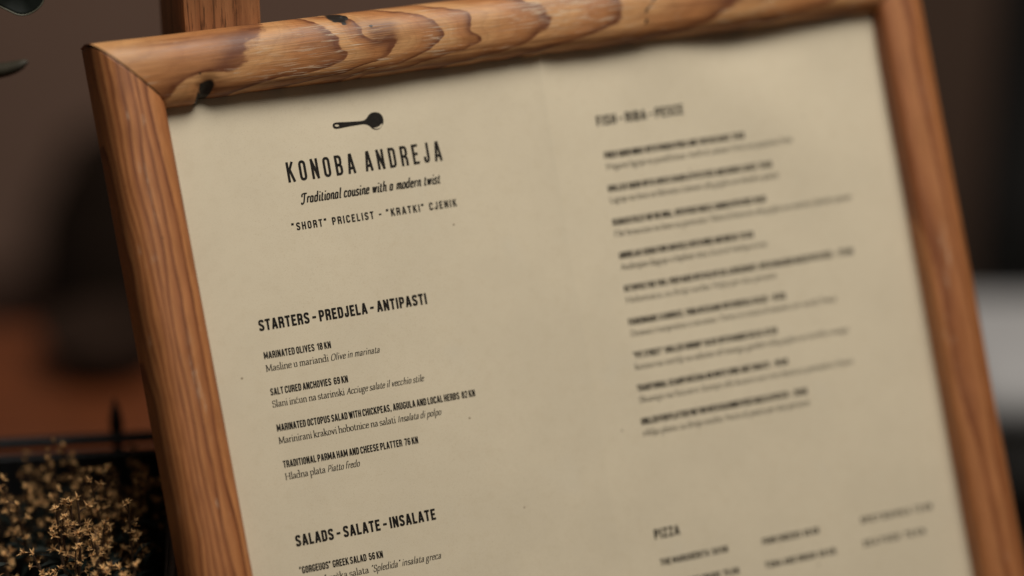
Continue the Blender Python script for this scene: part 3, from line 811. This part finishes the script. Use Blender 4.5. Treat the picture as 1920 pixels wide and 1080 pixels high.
# ------------------------------------------------------------------ planter
PX, PY = -0.399, 1.137
plz = empty("planter", (PX, PY, TZ), (0, 0, math.radians(6.0)))
tag(plz, "black iron trough planter with a raised rail, full of dried flowers", "planter")
bm = bmesh.new()
lx, ly, hz, th = 0.215, 0.100, 0.2705, 0.006
for (c, sz) in (((0, ly - th / 2, hz / 2), (2 * lx, th, hz)), ((0, -ly + th / 2, hz / 2), (2 * lx, th, hz)),
                ((lx - th / 2, 0, hz / 2), (th, 2 * ly - 2 * th, hz)), ((-lx + th / 2, 0, hz / 2), (th, 2 * ly - 2 * th, hz)),
                ((0, 0, 0.004), (2 * lx - 2 * th, 2 * ly - 2 * th, 0.008))):
    add_box(bm, c, sz, 0, 0.0008, 1)
bm_obj("trough", bm, M_IRON, plz)
g = Geo()
rz = 0.2765
loop = []
rc = 0.009
for cx, cy, a0 in ((lx - rc, ly - rc, 0), (-lx + rc, ly - rc, 90), (-lx + rc, -ly + rc, 180), (lx - rc, -ly + rc, 270)):
    for k in range(7):
        a = math.radians(a0 + 15 * k); loop.append((cx + rc * math.cos(a), cy + rc * math.sin(a), rz))
loop.append(loop[0])
g.tube(loop, 0.0037, 10)
g.build("rail", M_IRON, plz, True)
for ux in (-0.19, -0.01, 0.1785):
    g = Geo(); y = ly + 0.001
    g.tube([(ux, y, 0.02), (ux, y, 0.276), (ux, y, 0.285), (ux, y, 0.293), (ux, y, 0.302)], [0.0030, 0.0030, 0.0042, 0.0034, 0.0006], 8)
    g.build("spike", M_IRON, plz, True)
bm = bmesh.new(); bmesh.ops.create_grid(bm, x_segments=40, y_segments=24, size=1)
rs = random.Random(4)
for v in bm.verts: v.co = Vector((v.co.x * (lx - th), v.co.y * (ly - th), 0.232 + rs.uniform(-.004, .004)))
bm_obj("soil", bm, M_SOIL, plz, True)

# dried sprigs
def straw_mat(name, c1, c2):
    m, nt, p = new_mat(name); L = nt.links.new
    gi = N(nt, "ShaderNodeNewGeometry")
    r = ramp(nt, [(0.0, c1), (0.6, c2), (1.0, tuple(min(1, x * 1.35) for x in c2))]); L(gi.outputs["Random Per Island"], r.inputs[0])
    L(r.outputs[0], p.inputs["Base Color"]); p.inputs["Roughness"].default_value = 0.8
    p.inputs["Specular IOR Level"].default_value = 0.2
    return m
M_STRAW = straw_mat("dried_florets", (0.24, 0.115, 0.045), (0.66, 0.39, 0.165))
M_STEM = flat_mat("dry_stem", (0.085, 0.045, 0.022), 0.85)
M_LEAF = flat_mat("dark_green_leaf", (0.018, 0.026, 0.020), 0.6, 0.5, 90)

def floret(g, c, d, size, rnd):
    """a small papery star: narrow pointed bracts round a bud"""
    d = d.normalized(); x = d.cross(Vector((.3, .1, .9))).normalized(); y = d.cross(x)
    n = rnd.randint(6, 9); vs, fs = [], []
    tip_base = c + d * size * .15
    for k in range(n):
        a = 2 * math.pi * (k + rnd.uniform(-.25, .25)) / n
        out = x * math.cos(a) + y * math.sin(a); side = d.cross(out)
        ln = size * rnd.uniform(.36, .72); lift = rnd.uniform(-.05, 1.5)
        tip = c + (out + d * lift).normalized() * ln
        mid = c + (out + d * lift * 1.2).normalized() * ln * .5
        w = size * .075
        b = len(vs)
        vs += [c - side * w * .8, c + side * w * .8, mid + side * w + d * w * .4, mid - side * w + d * w * .4, tip]
        fs += [(b, b + 1, b + 2, b + 3), (b + 3, b + 2, b + 4)]
    b = len(vs); r = size * .16
    vs += [c - d * r * .6, c + x * r, c + y * r, c - x * r, c - y * r, c + d * r * 1.6]
    fs += [(b, b + 2, b + 1), (b, b + 3, b + 2), (b, b + 4, b + 3), (b, b + 1, b + 4), (b + 5, b + 1, b + 2), (b + 5, b + 2, b + 3), (b + 5, b + 3, b + 4), (b + 5, b + 4, b + 1)]
    g.add(vs, fs)

def sprig_meshes(seed, hgt):
    """an upright spike: stem, many small papery stars packed close round it, dark leaves low down"""
    rnd = random.Random(seed)
    st, fl, lf = Geo(), Geo(), Geo()
    pts = []; p = Vector((0, 0, 0)); d = Vector((rnd.uniform(-.16, .16), rnd.uniform(-.12, .12), 1)).normalized()
    n = 12
    for k in range(n):
        pts.append(p.copy()); p = p + d * hgt / (n - 1)
        d = (d + Vector((rnd.uniform(-.11, .11), rnd.uniform(-.11, .11), .06))).normalized()
    st.tube(pts, [0.0012 - 0.0008 * k / n for k in range(n)], 5)
    floret(fl, pts[-1], d, 0.0062, rnd)
    side = rnd.uniform(0, 6.28)
    for k in range(3, n):
        for q in range(rnd.choice((0, 1, 2, 2, 3)) if k > 5 else rnd.choice((0, 1, 1, 2))):
            a = rnd.uniform(0, 6.28); o = Vector((math.cos(a), math.sin(a), rnd.uniform(.3, 1.3))).normalized()
            L_ = rnd.uniform(.002, .0075)
            e = pts[k] + o * L_
            st.tube([pts[k], pts[k] + o * L_ * .5 + Vector((0, 0, .0006)), e], [.0006, .0005, .0004], 4)
            floret(fl, e, (o + Vector((0, 0, .8))), rnd.uniform(.0045, .0072), rnd)
    if rnd.random() < .6:                                   # a short side branch
        k0 = rnd.randint(3, 6); a = rnd.uniform(0, 6.28); dd = Vector((math.cos(a) * .7, math.sin(a) * .7, 1)).normalized()
        bp = [pts[k0] + dd * (hgt * .09 * q) + Vector((0, 0, .0012 * q)) for q in range(5)]
        st.tube(bp, [.0008, .0007, .0006, .0005, .0004], 4)
        for q in (1, 2, 3, 4):
            floret(fl, bp[q] + Vector((rnd.uniform(-.002, .002), rnd.uniform(-.002, .002), 0)), dd, rnd.uniform(.005, .0075), rnd)
    for k in range(24):
        i = rnd.randint(0, 5); a = rnd.uniform(0, 6.28)
        o = Vector((math.cos(a), math.sin(a), rnd.uniform(-.1, .9))).normalized(); s_ = o.cross(Vector((0, 0, 1))).normalized()
        b = pts[i] + Vector((0, 0, rnd.uniform(0, hgt / 11))); ln = rnd.uniform(.008, .018); w = ln * .14
        m_ = b + o * ln * .5 + Vector((0, 0, .002))
        lf.add([b, m_ + s_ * w, b + o * ln - Vector((0, 0, .001)), m_ - s_ * w], [(0, 1, 2), (0, 2, 3)])
    return st, fl, lf

protos = []
rnd = random.Random(12)
LABEL_S = "dried sprig with tan star shaped florets growing in the black planter"
GROUP_S = "dried flower sprigs in the planter"
ca, sa = math.cos(math.radians(6)), math.sin(math.radians(6))
def at_planter(x, y): return (PX + ca * x - sa * y, PY + sa * x + ca * y, TZ + 0.232)
VAR = 9
spots = []
while len(spots) < 130:
    k = len(spots)
    x = rnd.uniform(0.15, lx - 0.008) if k < 36 else rnd.uniform(0.055, lx - 0.010) if k < 104 else rnd.uniform(-lx + 0.02, 0.055)
    y = rnd.uniform(-ly + 0.014, ly - 0.040)
    q = Vector(at_planter(x, y)) + Vector((0, 0, 0.068)) - C0
    if q.dot(Nv) > -0.012 and q.dot(Rv) > -0.044: continue
    spots.append((x, y))
for k, (x, y) in enumerate(spots):
    if k < VAR:
        root = empty("dried_sprig")
        tag(root, LABEL_S, "dried sprig", GROUP_S)
        st, fl, lf = sprig_meshes(100 + k, 0.050 + 0.0042 * k)
        st.build("stem", M_STEM, root); fl.build("flower_spike", M_STRAW, root); lf.build("foliage", M_LEAF, root)
        protos.append(root)
    else:
        src = protos[k % VAR]; root = src.copy(); COL.objects.link(root)
        for ch in src.children:
            c = ch.copy(); c.parent = root; COL.objects.link(c)
    root.location = at_planter(x, y)
    root.rotation_euler = (rnd.uniform(-.12, .12), rnd.uniform(-.12, .12), rnd.uniform(0, 6.28))
    s_ = rnd.uniform(.78, 1.10) * (1.0 if y < 0.0 else 0.86)
    root.scale = (s_, s_, s_)

# ------------------------------------------------------------------ leafy plant reaching in at the left
M_BROAD = flat_mat("waxy_dark_leaf", (0.006, 0.009, 0.006), 0.6, 0.35, 70, 0.1, 0.3)
M_RIM = flat_mat("pale_leaf_rim", (0.13, 0.125, 0.09), 0.5, 0.15, 200)
M_CURL = flat_mat("grey_green_leaf", (0.040, 0.033, 0.020), 0.6, 0.3, 120)
plant = empty("leafy_plant", at_planter(0.085, 0.05))
tag(plant, "leafy plant with round dark green leaves entering at the upper left edge", "plant")
pb = Vector(plant.location)
def loc(p): return Vector(p) - pb
g = Geo()
g.tube([loc((pb.x, pb.y, pb.z)), loc((-0.318, 1.225, 0.86)), loc((-0.322, 1.235, 0.97)), loc((-0.310, 1.245, 1.06)), loc((-0.285, 1.25, 1.085)), loc((-0.268, 1.253, 1.078))], [.0025, .0023, .002, .0016, .0013, .001], 8)
g.tube([loc((-0.320, 1.23, 0.94)), loc((-0.305, 1.20, 1.00)), loc((-0.285, 1.180, 1.034))], [.0018, .0015, .0012], 8)
g.build("stem", M_STEM, plant, True)
# round cupped leaf, seen nearly face on
def disc_leaf(name, c, nrm, r, mat, cup=.25, parent=None, rim=None):
    nrm = Vector(nrm).normalized(); x = nrm.cross(Vector((0, 0, 1))).normalized(); y = nrm.cross(x)
    vs, fs = [], []; nr, na = 8, 40
    vs.append(c - nrm * 0)
    rr = random.Random(6)
    wob = [1 + .05 * math.sin(3 * 2 * math.pi * k / na + 1) + .03 * math.sin(5 * 2 * math.pi * k / na) for k in range(na)]
    for i in range(1, nr + 1):
        for k in range(na):
            a = 2 * math.pi * k / na; q = r * i / nr * wob[k]
            vs.append(c + x * (q * math.cos(a)) + y * (q * math.sin(a)) + nrm * (cup * q * q / r + .02 * r * math.sin(6 * a) * i / nr))
    for k in range(na): fs.append((0, 1 + k, 1 + (k + 1) % na))
    for i in range(nr - 1):
        for k in range(na):
            a = 1 + i * na + k; b = 1 + i * na + (k + 1) % na; fs.append((a, a + na, b + na, b))
    o = mesh_obj(name, vs, fs, mat, parent, True)
    md = o.modifiers.new("thickness", 'SOLIDIFY'); md.thickness = 0.0012
    if rim:
        g = Geo(); g.tube([vs[1 + (nr - 1) * na + k % na] for k in range(na + 1)], .0005, 6); g.build("leaf_rim", rim, o, True)
    return o
disc_leaf("leaf", loc((-0.2645, 1.2470, 1.0555)), (0.15, -0.93, 0.02), 0.0130, M_BROAD, .3, plant, M_RIM)
# a folded leaf whose tip points right
vs, fs = [], []
n = 16
b0 = Vector((-0.292, 1.178, 1.0345)); b1 = Vector((-0.2475, 1.174, 1.0355))
for k in range(n + 1):
    t = k / n; w = .0046 * (1 - t ** 6) ** .5 + .0004
    c = b0.lerp(b1, t) + Vector((0, 0, .0050 * t ** 4 - .0012 * math.sin(3 * t)))
    for j in range(7):
        a = math.radians(-110 + 220 * j / 6)
        vs.append(loc(c + Vector((0, -math.cos(a) * w * .9, math.sin(a) * w * .8))))
for k in range(n):
    for j in range(6):
        a = k * 7 + j; fs.append((a, a + 7, a + 8, a + 1))
lo = mesh_obj("leaf", vs, fs, M_CURL, plant, True)
md = lo.modifiers.new("thickness", 'SOLIDIFY'); md.thickness = 0.0009

# ------------------------------------------------------------------ things far out of focus
pot = empty("dark_pot", (-0.470, 2.86, 0.0))
tag(pot, "dark rounded pot on the floor behind the rusty brown table", "pot")
prof = [(0.0, 0.0), (0.095, 0.0), (0.110, 0.012), (0.140, 0.08), (0.152, 0.16), (0.142, 0.24), (0.115, 0.30), (0.095, 0.325), (0.099, 0.340), (0.090, 0.340), (0.084, 0.322), (0.0, 0.30)]
def lathe(prof, n=40):
    vs, fs = [], []
    for r, z in prof:
        for k in range(n): vs.append((r * math.cos(2 * math.pi * k / n), r * math.sin(2 * math.pi * k / n), z))
    for i in range(len(prof) - 1):
        for k in range(n):
            k2 = (k + 1) % n; fs.append((i * n + k, i * n + k2, (i + 1) * n + k2, (i + 1) * n + k))
    return vs, fs
v_, f_ = lathe(prof); mesh_obj("body", v_, f_, flat_mat("black_glaze", (0.020, 0.012, 0.008), 0.9, .2, 60, 0.0, 0.1), pot, True)
g = Geo(); g.tube([(0.136, 0, .25), (0.17, 0, .245), (0.182, 0, .20), (0.172, 0, .145), (0.147, 0, .12)], .009, 8); g.build("handle", M_IRON, pot, True)

bowl_o = empty("dark_bowl", (-0.352, 1.900, TZ))
tag(bowl_o, "low dark bowl on the back of the rusty brown table", "bowl")
v_, f_ = lathe([(0.0, 0.0), (0.030, 0.0), (0.034, 0.006), (0.050, 0.022), (0.058, 0.044), (0.055, 0.044), (0.046, 0.024), (0.0, 0.010)])
mesh_obj("body", v_, f_, flat_mat("brown_black_clay", (0.026, 0.014, 0.009), 0.9, .2, 60, 0.0, 0.1), bowl_o, True)

ch = empty("cushioned_chair", (0.665, 2.10, 0))
tag(ch, "black chair with a white seat cushion, out of focus right of the frame", "chair")
M_BLK = flat_mat("black_lacquer", (0.010, 0.009, 0.008), 0.5, .2)
bm = bmesh.new(); add_box(bm, (0, 0, 0.385), (0.46, 0.42, 0.03), 0, .006); bm_obj("seat", bm, M_BLK, ch)
bm = bmesh.new(); add_box(bm, (-0.005, -0.015, 0.423), (0.475, 0.215, 0.046), 0, .0225, 5); bm_obj("cushion", bm, flat_mat("white_cotton", (0.54, 0.525, 0.52), 0.9, .06, 30), ch, True)
bm = bmesh.new(); add_box(bm, (0.02, 0.205, 0.68), (0.40, 0.03, 0.56), 0, .008); bm_obj("backrest", bm, M_BLK, ch)
for sx in (-.2, .2):
    for sy in (-.18, .18):
        bm = bmesh.new(); add_box(bm, (sx, sy, .185), (.04, .04, .37), 0, .004); bm_obj("leg", bm, M_BLK, ch)
